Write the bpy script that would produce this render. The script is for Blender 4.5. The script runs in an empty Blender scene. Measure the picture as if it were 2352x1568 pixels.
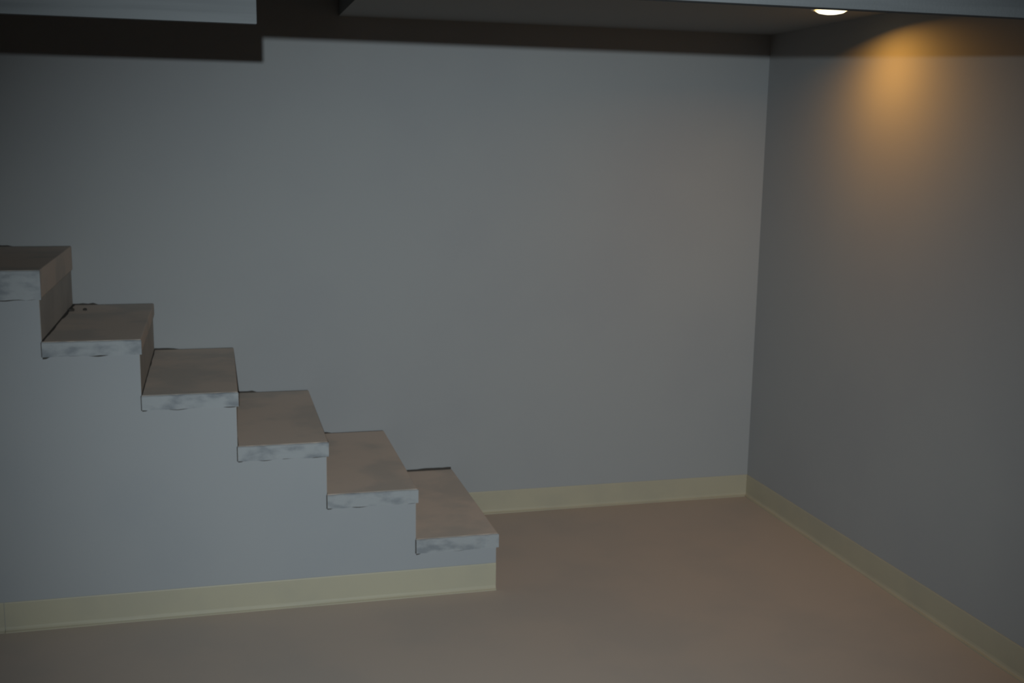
import bpy, bmesh, math, random
from mathutils import Vector, Matrix

scene = bpy.context.scene
COL = scene.collection
random.seed(7)

# ------------------------------------------------------------------ camera
def setup_camera():
    cd = bpy.data.cameras.new('camera')
    cam = bpy.data.objects.new('camera', cd)
    COL.objects.link(cam)
    right = Vector((0.9671, -0.2539, 0.0157)).normalized()
    fwd = Vector((0.2527, 0.9518, -0.1737)).normalized()
    up = right.cross(fwd).normalized()
    right = fwd.cross(up).normalized()
    m = Matrix((right, up, -fwd)).transposed().to_4x4()
    m.translation = Vector((-2.3787, -4.6177, 1.6125))
    cam.matrix_world = m
    cd.sensor_fit = 'HORIZONTAL'
    cd.sensor_width = 36.0
    cd.lens = 2571.6 / 2352.0 * 36.0
    cd.clip_start = 0.05
    cd.clip_end = 60
    cd.dof.use_dof = True            # the photograph is softly out of focus everywhere
    cd.dof.focus_distance = 1.0
    cd.dof.aperture_fstop = 26.0
    scene.camera = cam
setup_camera()

# ------------------------------------------------------------------ world, lights, exposure
w = bpy.data.worlds.new('world')
scene.world = w
w.use_nodes = True
w.node_tree.nodes['Background'].inputs[0].default_value = (0.5, 0.6, 0.7, 1)
w.node_tree.nodes['Background'].inputs[1].default_value = 0.0

def spot(name, loc, target, power, color, size, blend, radius):
    l = bpy.data.lights.new(name, 'SPOT')
    l.energy = power
    l.color = color
    l.spot_size = math.radians(size)
    l.spot_blend = blend
    l.shadow_soft_size = radius
    o = bpy.data.objects.new(name, l)
    COL.objects.link(o)
    o.location = loc
    o.rotation_euler = (Vector(target) - Vector(loc)).to_track_quat('-Z', 'Y').to_euler()
    return o

# cool lamp standing just behind and above the photographer
spot('cool_room_lamp', (-2.409, -5.0, 1.68), (-1.17, 0.0, 0.44), 415, (0.805, 0.94, 1.0), 63.5, 1.0, 0.007)

scene.view_settings.view_transform = 'Standard'
scene.view_settings.look = 'None'
scene.view_settings.exposure = 0.0
scene.view_settings.gamma = 1.0
scene.view_settings.use_curve_mapping = False

# ------------------------------------------------------------------ materials
def material(name, color, rough=0.7, var=None, var_scale=3.0, var_stretch=(1, 1, 1), var_lo=0.4, var_hi=0.65,
             grain=0.0, grain_scale=900.0, bump=0.0, bump_scale=250.0, spec=0.3):
    m = bpy.data.materials.new(name)
    m.use_nodes = True
    nt = m.node_tree
    b = nt.nodes['Principled BSDF']
    b.inputs['Roughness'].default_value = rough
    b.inputs['Specular IOR Level'].default_value = spec
    co = nt.nodes.new('ShaderNodeTexCoord')
    out = None
    rgb = nt.nodes.new('ShaderNodeRGB')
    rgb.outputs[0].default_value = (*color, 1)
    out = rgb.outputs[0]
    def noise(scale, stretch, detail):
        mp = nt.nodes.new('ShaderNodeMapping')
        mp.inputs['Scale'].default_value = stretch
        nt.links.new(co.outputs['Object'], mp.inputs['Vector'])
        n = nt.nodes.new('ShaderNodeTexNoise')
        n.inputs['Scale'].default_value = scale
        n.inputs['Detail'].default_value = detail
        nt.links.new(mp.outputs[0], n.inputs['Vector'])
        return n.outputs['Fac']
    def mix(fac, a, col, ):
        mx = nt.nodes.new('ShaderNodeMix')
        mx.data_type = 'RGBA'
        nt.links.new(fac, mx.inputs['Factor'])
        nt.links.new(a, mx.inputs['A'])
        mx.inputs['B'].default_value = (*col, 1)
        return mx.outputs['Result']
    if var:
        f = noise(var_scale, var_stretch, 5)
        r = nt.nodes.new('ShaderNodeMapRange')
        r.inputs['From Min'].default_value = var_lo
        r.inputs['From Max'].default_value = var_hi
        r.interpolation_type = 'SMOOTHSTEP'
        nt.links.new(f, r.inputs['Value'])
        out = mix(r.outputs['Result'], out, var)
    if grain:
        f = noise(grain_scale, (1, 1, 1), 2)
        r = nt.nodes.new('ShaderNodeMapRange')
        r.inputs['From Min'].default_value = 0.35
        r.inputs['From Max'].default_value = 0.75
        r.inputs['To Max'].default_value = grain
        nt.links.new(f, r.inputs['Value'])
        out = mix(r.outputs['Result'], out, tuple(c * 0.5 for c in color))
    nt.links.new(out, b.inputs['Base Color'])
    if bump:
        f = noise(bump_scale, (1, 1, 1), 3)
        bn = nt.nodes.new('ShaderNodeBump')
        bn.inputs['Strength'].default_value = bump
        bn.inputs['Distance'].default_value = 0.002
        nt.links.new(f, bn.inputs['Height'])
        nt.links.new(bn.outputs[0], b.inputs['Normal'])
    return m

M = {}
M['wall'] = material('wall_paint', (0.345, 0.345, 0.345), 0.85, (0.33, 0.33, 0.335), 1.3, grain=0.10, bump=0.12, spec=0.15)
M['stair_wall'] = material('stair_side_paint', (0.345, 0.345, 0.35), 0.8, (0.33, 0.333, 0.342), 2.0, grain=0.08, bump=0.10, spec=0.2)
M['ceiling'] = material('ceiling_paint', (0.265, 0.275, 0.275), 0.9, bump=0.10, spec=0.1)
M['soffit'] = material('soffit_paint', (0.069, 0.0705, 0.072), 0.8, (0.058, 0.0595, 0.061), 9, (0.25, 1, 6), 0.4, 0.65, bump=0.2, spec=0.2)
M['floor'] = material('floor_paint', (0.485, 0.407, 0.348), 0.75, (0.45, 0.388, 0.34), 2.4, (1, 1, 1), grain=0.12, bump=0.12, spec=0.25)
M['tread'] = material('tread_paint', (0.62, 0.52, 0.445), 0.75, (0.51, 0.455, 0.405), 4.5, (1, 1, 1), 0.42, 0.62, grain=0.15, bump=0.2, spec=0.25)
M['riser'] = material('riser_paint', (0.44, 0.41, 0.375), 0.8, (0.39, 0.365, 0.34), 6, bump=0.2, spec=0.2)
M['edge'] = material('smeared_white_edge_paint', (0.335, 0.34, 0.345), 0.7, (0.195, 0.205, 0.22), 16, (0.8, 1, 1.6), 0.42, 0.72, bump=0.5, bump_scale=90, spec=0.3)
M['base'] = material('cream_vinyl_base', (0.43, 0.385, 0.282), 0.5, (0.405, 0.365, 0.274), 5, bump=0.05, spec=0.4)
M['dark'] = material('dark_gap_and_shadow', (0.06, 0.052, 0.045), 0.9, bump=0.3)  # gaps and crumbs, also the modelled shadow strips under tread ends
M['metal'] = material('lamp_trim_paint', (0.75, 0.73, 0.70), 0.4)

def emission(name, color, strength):
    m = bpy.data.materials.new(name)
    m.use_nodes = True
    nt = m.node_tree
    b = nt.nodes['Principled BSDF']
    b.inputs['Base Color'].default_value = (0.9, 0.85, 0.7, 1)
    b.inputs['Emission Color'].default_value = (*color, 1)
    b.inputs['Emission Strength'].default_value = strength
    return m
def lamp_glass():
    m = emission('glowing_lamp_glass', (1.0, 0.9, 0.6), 3.0)     # bright bulb in the middle, amber rim
    nt = m.node_tree
    co = nt.nodes.new('ShaderNodeTexCoord')
    sp = nt.nodes.new('ShaderNodeSeparateXYZ')
    nt.links.new(co.outputs['Object'], sp.inputs[0])
    cr = nt.nodes.new('ShaderNodeMapRange')
    cr.inputs['From Min'].default_value = -0.0165
    cr.inputs['From Max'].default_value = -0.004
    nt.links.new(sp.outputs['Z'], cr.inputs['Value'])
    mx = nt.nodes.new('ShaderNodeMix')
    mx.data_type = 'RGBA'
    mx.inputs['A'].default_value = (1.0, 0.92, 0.66, 1)
    mx.inputs['B'].default_value = (0.55, 0.34, 0.08, 1)
    nt.links.new(cr.outputs[0], mx.inputs['Factor'])
    nt.links.new(mx.outputs['Result'], nt.nodes['Principled BSDF'].inputs['Emission Color'])
    return m
M['lamp'] = lamp_glass()

# ------------------------------------------------------------------ mesh helpers
def link(name, bm, mat, parent=None, smooth=False):
    bmesh.ops.recalc_face_normals(bm, faces=bm.faces[:])
    me = bpy.data.meshes.new(name)
    bm.to_mesh(me)
    bm.free()
    me.materials.append(M[mat])
    if smooth:
        for p in me.polygons:
            p.use_smooth = True
    o = bpy.data.objects.new(name, me)
    COL.objects.link(o)
    o.parent = parent
    return o

def add_box(bm, a, b, bevel=0.0, seg=2):
    vs = [bm.verts.new((x, y, z)) for x in (a[0], b[0]) for y in (a[1], b[1]) for z in (a[2], b[2])]
    fs = []
    for q in ((0, 1, 3, 2), (4, 6, 7, 5), (0, 4, 5, 1), (2, 3, 7, 6), (0, 2, 6, 4), (1, 5, 7, 3)):
        fs.append(bm.faces.new([vs[i] for i in q]))
    if bevel:
        es = list({e for f in fs for e in f.edges})
        bmesh.ops.bevel(bm, geom=es, offset=bevel, segments=seg, affect='EDGES', profile=0.6)

def box(name, a, b, mat, parent=None, bevel=0.0):
    bm = bmesh.new()
    add_box(bm, a, b, bevel)
    return link(name, bm, mat, parent)

def prism(name, outline_xz, y0, y1, mat, parent=None, bevel=0.0):
    """closed outline in the xz plane, extruded along y"""
    bm = bmesh.new()
    f = bm.faces.new([bm.verts.new((x, y0, z)) for x, z in outline_xz])
    r = bmesh.ops.extrude_face_region(bm, geom=[f])
    for v in r['geom']:
        if isinstance(v, bmesh.types.BMVert):
            v.co.y = y1
    if bevel:
        bmesh.ops.bevel(bm, geom=bm.edges[:], offset=bevel, segments=2, affect='EDGES')
    return link(name, bm, mat, parent)

def structure(o, label, cat):
    o['kind'] = 'structure'
    o['label'] = label
    o['category'] = cat
    return o

def thing(name, loc, label, cat, group=None):
    o = bpy.data.objects.new(name, None)
    COL.objects.link(o)
    o.location = loc
    o['label'] = label
    o['category'] = cat
    if group:
        o['group'] = group
    return o

# ------------------------------------------------------------------ the room
H = 2.10                 # ceiling height
XL, YF = -4.6, -10.0     # far left wall, wall behind the camera
T = 0.15
XO = -1.885              # edge of the stairwell opening in the ceiling
YO = -0.84               # depth of the stairwell opening
ZT = 3.6                 # top of the stairwell

structure(box('floor', (XL - T, YF - T, -T), (T, T, 0), 'floor'),
          'matte pinkish taupe floor in front of the stairs', 'floor')
structure(box('wall_back', (XL - T, 0, 0), (T, T, ZT), 'wall'),
          'plain pale grey wall behind the staircase', 'wall')
structure(box('wall_right', (0, YF, 0), (T, 0, H + 0.2), 'wall'),
          'plain grey wall with the warm pool of lamp light', 'wall')
structure(box('wall_left', (XL - T, YF, 0), (XL, 0, ZT), 'wall'),
          'plain grey wall beyond the upper stairs', 'wall')
structure(box('wall_front', (XL - T, YF - T, 0), (T, YF, H + 0.2), 'wall'),
          'plain grey wall behind the photographer', 'wall')

# ceiling slab with the L-shaped outline left by the stairwell opening
def ceiling():
    bm = bmesh.new()
    pts = [(XL, YF), (0, YF), (0, 0), (XO, 0), (XO, YO), (XL, YO)]
    f = bm.faces.new([bm.verts.new((x, y, H)) for x, y in pts])
    r = bmesh.ops.extrude_face_region(bm, geom=[f])
    for v in r['geom']:
        if isinstance(v, bmesh.types.BMVert):
            v.co.z = H + 0.2
    return link('ceiling', bm, 'ceiling')
structure(ceiling(), 'grey ceiling with a stairwell opening above the stairs', 'ceiling')
structure(box('wall_stairwell_front', (XL, YO - 0.1, H + 0.2), (XO + 0.1, YO, ZT), 'wall'),
          'dark upper wall along the stairwell opening', 'wall')
structure(box('wall_stairwell_side', (XO, YO, H + 0.2), (XO + 0.1, 0, ZT), 'wall'),
          'dark upper wall at the end of the stairwell opening', 'wall')
structure(box('ceiling_stairwell', (XL, YO - 0.1, ZT), (XO + 0.1, 0, ZT + 0.1), 'ceiling'),
          'ceiling high above the stairwell opening', 'ceiling')

# soffit boards hanging under the ceiling
structure(box('trim_1', (-2.70, -3.25, 1.7945), (0, -3.23, H), 'soffit', bevel=0.002),
          'grey hanging soffit board in front of the recessed lamp', 'soffit')
structure(box('trim_2', (XL, -2.90, 1.7775), (-2.3126, -2.885, H), 'soffit', bevel=0.002),
          'grey streaked soffit board at the upper left', 'soffit')

# ------------------------------------------------------------------ cove baseboards
HB, TOE = 0.102, 0.013
COVE = [(0.0, HB), (0.0022, HB), (0.0032, HB - 0.003), (0.0032, 0.017), (0.0045, 0.0105), (0.0075, 0.006), (TOE, 0.0032), (TOE, 0.0), (0.0, 0.0)]

def cove(name, p0, p1, normal, m0=0.0, m1=0.0, wave=0.0, seed=0, parent=None):
    """cove base from p0 to p1 on the floor; normal points into the room;
    m0/m1 shift the ends with the depth of the profile (mitres)"""
    p0, p1, n = Vector(p0), Vector(p1), Vector(normal)
    d = (p1 - p0)
    L = d.length
    d.normalize()
    N = max(2, int(L / 0.03))
    rnd = random.Random(seed)
    ph = [rnd.uniform(0, 6.28) for _ in range(6)]
    bm = bmesh.new()
    rings = []
    for i in range(N + 1):
        t = i / N * L
        wv = wave * (math.sin(t * 5.1 + ph[0]) + 0.7 * math.sin(t * 11.3 + ph[1]) + 0.5 * math.sin(t * 23 + ph[2]))
        ring = []
        for (a, z) in COVE:
            tt = t
            if i == 0:
                tt = t + m0 * a
            if i == N:
                tt = t + m1 * a
            k = max(0.0, (a - 0.0032) / (TOE - 0.0032))
            aa = a + k * wv * 1.4
            zz = z + (max(0.0, wv) * k * 0.8 if z > 0.001 else 0.0)
            ring.append(bm.verts.new(p0 + d * tt + n * max(aa, 0.0) + Vector((0, 0, zz))))
        rings.append(ring)
    K = len(COVE)
    for i in range(N):
        for k in range(K):
            bm.faces.new((rings[i][k], rings[i][(k + 1) % K], rings[i + 1][(k + 1) % K], rings[i + 1][k]))
    bm.faces.new(rings[0])
    bm.faces.new(rings[-1][::-1])
    return link(name, bm, 'base', parent)

# ------------------------------------------------------------------ staircase
W = 0.8376
NOSE = 0.007
xs = [-1.4162, -1.713, -2.0261, -2.3238, -2.6258, -2.9216, -3.22, -3.52, -3.82]
zs = [0.2146, 0.4021, 0.591, 0.7799, 0.9672, 1.1974, 1.386, 1.575, 1.764]
th = [0.050, 0.049, 0.050, 0.048, 0.047, 0.092, 0.05, 0.05, 0.05]
XE = XL + 0.02

st = thing('staircase', (-2.2, -W / 2, 0), 'pale grey boxed staircase with taupe treads rising to the left along the wall', 'staircase')
O = Vector(st.location)
def sub(o):
    for v in o.data.vertices:
        v.co -= O
    return o

# stepped side body
out = []
for i in range(len(xs)):
    rx = xs[i] - NOSE
    zb = 0 if i == 0 else zs[i - 1] - th[i - 1]
    out += [(rx, zb), (rx, zs[i] - th[i])]
out += [(XE, zs[-1] - th[-1]), (XE, 0)]
body = sub(prism('side_wall', out, -W, -0.012, 'stair_wall', st))
body['label'] = 'pale grey painted stepped side of the stairs'

rnd = random.Random(3)
for i in range(len(xs)):
    x1 = xs[i]
    x0 = (xs[i + 1] - NOSE + 0.0005) if i + 1 < len(xs) else XE
    z1, z0 = zs[i], zs[i] - th[i]
    t = sub(box('tread', (x0, -W - 0.002, z0 + 0.0006), (x1, -0.0035, z1), 'tread', st, bevel=0.004))
    # white painted end of the tread, slightly uneven
    bm = bmesh.new()
    n = 14
    fr, bk = [], []
    for k in range(n + 1):
        u = k / n
        x = x0 + 0.001 + (x1 + 0.0012 - x0 - 0.001) * u
        lo = z0 - 0.001 + rnd.uniform(-0.0018, 0.0012)
        hi = z1 - 0.0012 + rnd.uniform(-0.001, 0.0006)
        yy = -W - 0.009 + rnd.uniform(-0.001, 0.001)
        fr.append((bm.verts.new((x, yy, lo)), bm.verts.new((x, yy, hi - 0.003)), bm.verts.new((x, yy + 0.003, hi))))
        bk.append((bm.verts.new((x, -W - 0.0015, lo)), bm.verts.new((x, -W - 0.0015, hi))))
    for k in range(n):
        a, b, c, d = fr[k], fr[k + 1], bk[k], bk[k + 1]
        bm.faces.new((a[0], b[0], b[1], a[1]))
        bm.faces.new((a[1], b[1], b[2], a[2]))
        bm.faces.new((a[2], b[2], d[1], c[1]))
        bm.faces.new((a[0], c[0], d[0], b[0]))
        bm.faces.new((c[0], c[1], d[1], d[0]))
    for k in (0, n):
        a, c = fr[k], bk[k]
        bm.faces.new((a[0], a[1], a[2], c[1], c[0]))
    e = sub(link('tread_end', bm, 'edge', t))
    e['label'] = 'white painted tread end smeared with grey'
    # overhang shadow built as dark uneven strip under tread end, dark seam beside
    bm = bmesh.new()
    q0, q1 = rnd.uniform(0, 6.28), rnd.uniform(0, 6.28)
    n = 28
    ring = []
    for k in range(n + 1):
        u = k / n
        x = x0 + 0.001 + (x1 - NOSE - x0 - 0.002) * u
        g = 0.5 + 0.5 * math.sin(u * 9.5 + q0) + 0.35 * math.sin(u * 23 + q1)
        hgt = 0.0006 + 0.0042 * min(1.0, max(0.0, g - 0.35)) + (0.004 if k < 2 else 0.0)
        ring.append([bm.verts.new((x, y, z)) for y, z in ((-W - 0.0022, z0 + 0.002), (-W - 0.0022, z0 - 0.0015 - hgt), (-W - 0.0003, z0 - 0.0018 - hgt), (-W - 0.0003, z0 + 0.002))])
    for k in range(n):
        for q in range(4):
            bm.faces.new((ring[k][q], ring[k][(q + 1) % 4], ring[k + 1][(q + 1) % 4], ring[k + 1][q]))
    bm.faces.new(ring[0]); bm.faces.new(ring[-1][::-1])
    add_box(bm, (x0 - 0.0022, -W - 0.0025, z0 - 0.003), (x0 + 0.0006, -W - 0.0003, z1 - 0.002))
    g = sub(link('end_shadow_seam', bm, 'dark', t))
    g['label'] = 'dark uneven strip as shadow under the tread end, dark seam beside it'
    # riser board above the tread below
    zb = 0.0 if i == 0 else zs[i - 1] + 0.0006
    rz = z0 - 0.0005
    r = sub(box('riser', (xs[i] - NOSE - 0.0005, -W + 0.0025, zb), (xs[i] - NOSE + 0.0012, -0.0035, rz), 'riser', st, bevel=0.001))
    # dark uneven gap where the tread meets the wall
    xb0 = x0 + 0.001
    bm = bmesh.new()
    n = 16
    ring = []
    for k in range(n + 1):
        u = k / n
        x = xb0 + (x1 - 0.004 - xb0) * u
        if i == 0:
            hgt = 0.0085 * min(1, 0.25 + 1.2 * u) * rnd.uniform(0.85, 1.1)
        else:
            hgt = (0.0065 if u < 0.26 else 0.0002) * rnd.uniform(0.5, 1.1)
        y0_ = -0.0035
        ring.append([bm.verts.new((x, y, z)) for y, z in ((y0_ - 0.002, z1 - 0.002), (y0_ - 0.002, z1 + hgt), (-0.0006, z1 + hgt), (-0.0006, z1 - 0.002))])
    for k in range(n):
        for q in range(4):
            bm.faces.new((ring[k][q], ring[k][(q + 1) % 4], ring[k + 1][(q + 1) % 4], ring[k + 1][q]))
    bm.faces.new(ring[0]); bm.faces.new(ring[-1][::-1])
    s = sub(link('gap_filler', bm, 'dark', st))
    s['label'] = 'dark uneven gap between tread and wall'
    # dark seam at the foot of the riser that stands on this tread
    if i + 1 < len(xs):
        rx = xs[i + 1] - NOSE + 0.0012
        bm = bmesh.new()
        ring = []
        n = 18
        for k in range(n + 1):
            u = k / n
            y = -W + 0.004 + (W - 0.01) * u
            wd = (0.004 + 0.004 * rnd.random()) * (1.5 if u > 0.6 else 1.0) * (1.0 if i == 4 else 0.45)
            ring.append([bm.verts.new((x, y, z)) for x, z in ((rx - 0.001, z1 - 0.001), (rx + wd, z1 - 0.001), (rx + wd * 0.6, z1 + 0.0022), (rx - 0.001, z1 + 0.004))])
        for k in range(n):
            for q in range(4):
                bm.faces.new((ring[k][q], ring[k][(q + 1) % 4], ring[k + 1][(q + 1) % 4], ring[k + 1][q]))
        bm.faces.new(ring[0]); bm.faces.new(ring[-1][::-1])
        s = sub(link('riser_seam', bm, 'dark', st))

# baseboards
structure(cove('baseboard_back', (xs[0] - NOSE + 0.0045, 0, 0), (0, 0, 0), (0, -1, 0), 0, -1, 0.0006, 1),
          'cream cove baseboard along the back wall, right of the stairs', 'baseboard')
structure(cove('baseboard_right', (0, 0, 0), (0, -6.0, 0), (-1, 0, 0), 1, 0, 0.0016, 2),
          'cream wavy cove baseboard along the right wall', 'baseboard')
structure(cove('baseboard_stairs', (-3.088, -W, 0), (xs[0] - NOSE, -W, 0), (0, -1, 0), 0, 0, 0.0006, 4),
          'cream cove baseboard along the side of the stairs', 'baseboard')
structure(cove('baseboard_stairs_end', (XE, -W, 0), (-3.0895, -W, 0), (0, -1, 0), 0, 0, 0.0008, 5),
          'cream cove baseboard piece left of the seam under the stairs', 'baseboard')

# ------------------------------------------------------------------ recessed lamp
def lathe(name, prof, mat, parent, n=40, loc=(0, 0, 0)):
    bm = bmesh.new()
    rings = []
    for r, z in prof:
        if r < 1e-6:
            rings.append([bm.verts.new((loc[0], loc[1], loc[2] + z))])
        else:
            rings.append([bm.verts.new((loc[0] + r * math.cos(2 * math.pi * k / n), loc[1] + r * math.sin(2 * math.pi * k / n), loc[2] + z)) for k in range(n)])
    for a, b in zip(rings, rings[1:]):
        for k in range(n):
            k2 = (k + 1) % n
            if len(a) == 1:
                bm.faces.new((a[0], b[k], b[k2]))
            elif len(b) == 1:
                bm.faces.new((a[k], b[0], a[k2]))
            else:
                bm.faces.new((a[k], b[k], b[k2], a[k2]))
    return link(name, bm, mat, parent, smooth=True)

LP = (-0.256, -0.940, H)
lamp = thing('recessed_downlight', LP, 'glowing warm round downlight in the ceiling near the corner', 'light')
lathe('trim_ring', [(0.058, 0.0), (0.070, 0.0), (0.070, -0.004), (0.062, -0.006), (0.057, -0.004), (0.058, 0.0)], 'metal', lamp)
lathe('lens', [(0.0575, -0.0005), (0.054, -0.008), (0.044, -0.014), (0.025, -0.018), (0.0, -0.0195)], 'lamp', lamp)
al = bpy.data.lights.new('downlight_beam', 'AREA')
al.shape = 'DISK'
al.size = 0.09
al.energy = 3.0
al.spread = math.radians(166)
al.color = (1.0, 0.46, 0.07)
lo = bpy.data.objects.new('downlight_beam', al)
COL.objects.link(lo)
lo.parent = lamp
lo.location = (0, -0.01, -0.026)
lo.rotation_euler = (math.radians(-5), 0, 0)   # tilted a little towards the photographer

# ------------------------------------------------------------------ crumbs on the fifth tread
def crumb(loc, s, seed, label):
    r = random.Random(seed)
    bm = bmesh.new()
    bmesh.ops.create_icosphere(bm, subdivisions=2, radius=1)
    for v in bm.verts:
        k = r.uniform(0.75, 1.15)
        v.co = Vector((v.co.x * s[0] * k, v.co.y * s[1] * k, max(v.co.z, -0.5) * s[2] * k + s[2] * 0.55))
    lowest = min(v.co.z for v in bm.verts)
    for v in bm.verts:
        v.co.z -= lowest
    o = link('debris_crumb', bm, 'dark')
    o.location = loc
    o['label'] = label
    o['category'] = 'debris'
    o['group'] = 'dark crumbs on the stair tread'
crumb((-2.9155, -0.165, zs[4]), (0.012, 0.016, 0.008), 1, 'dark crumb against the riser on the second highest visible tread')
crumb((-2.868, -0.150, zs[4]), (0.008, 0.013, 0.005), 2, 'dark crumb lying loose on the second highest visible tread')
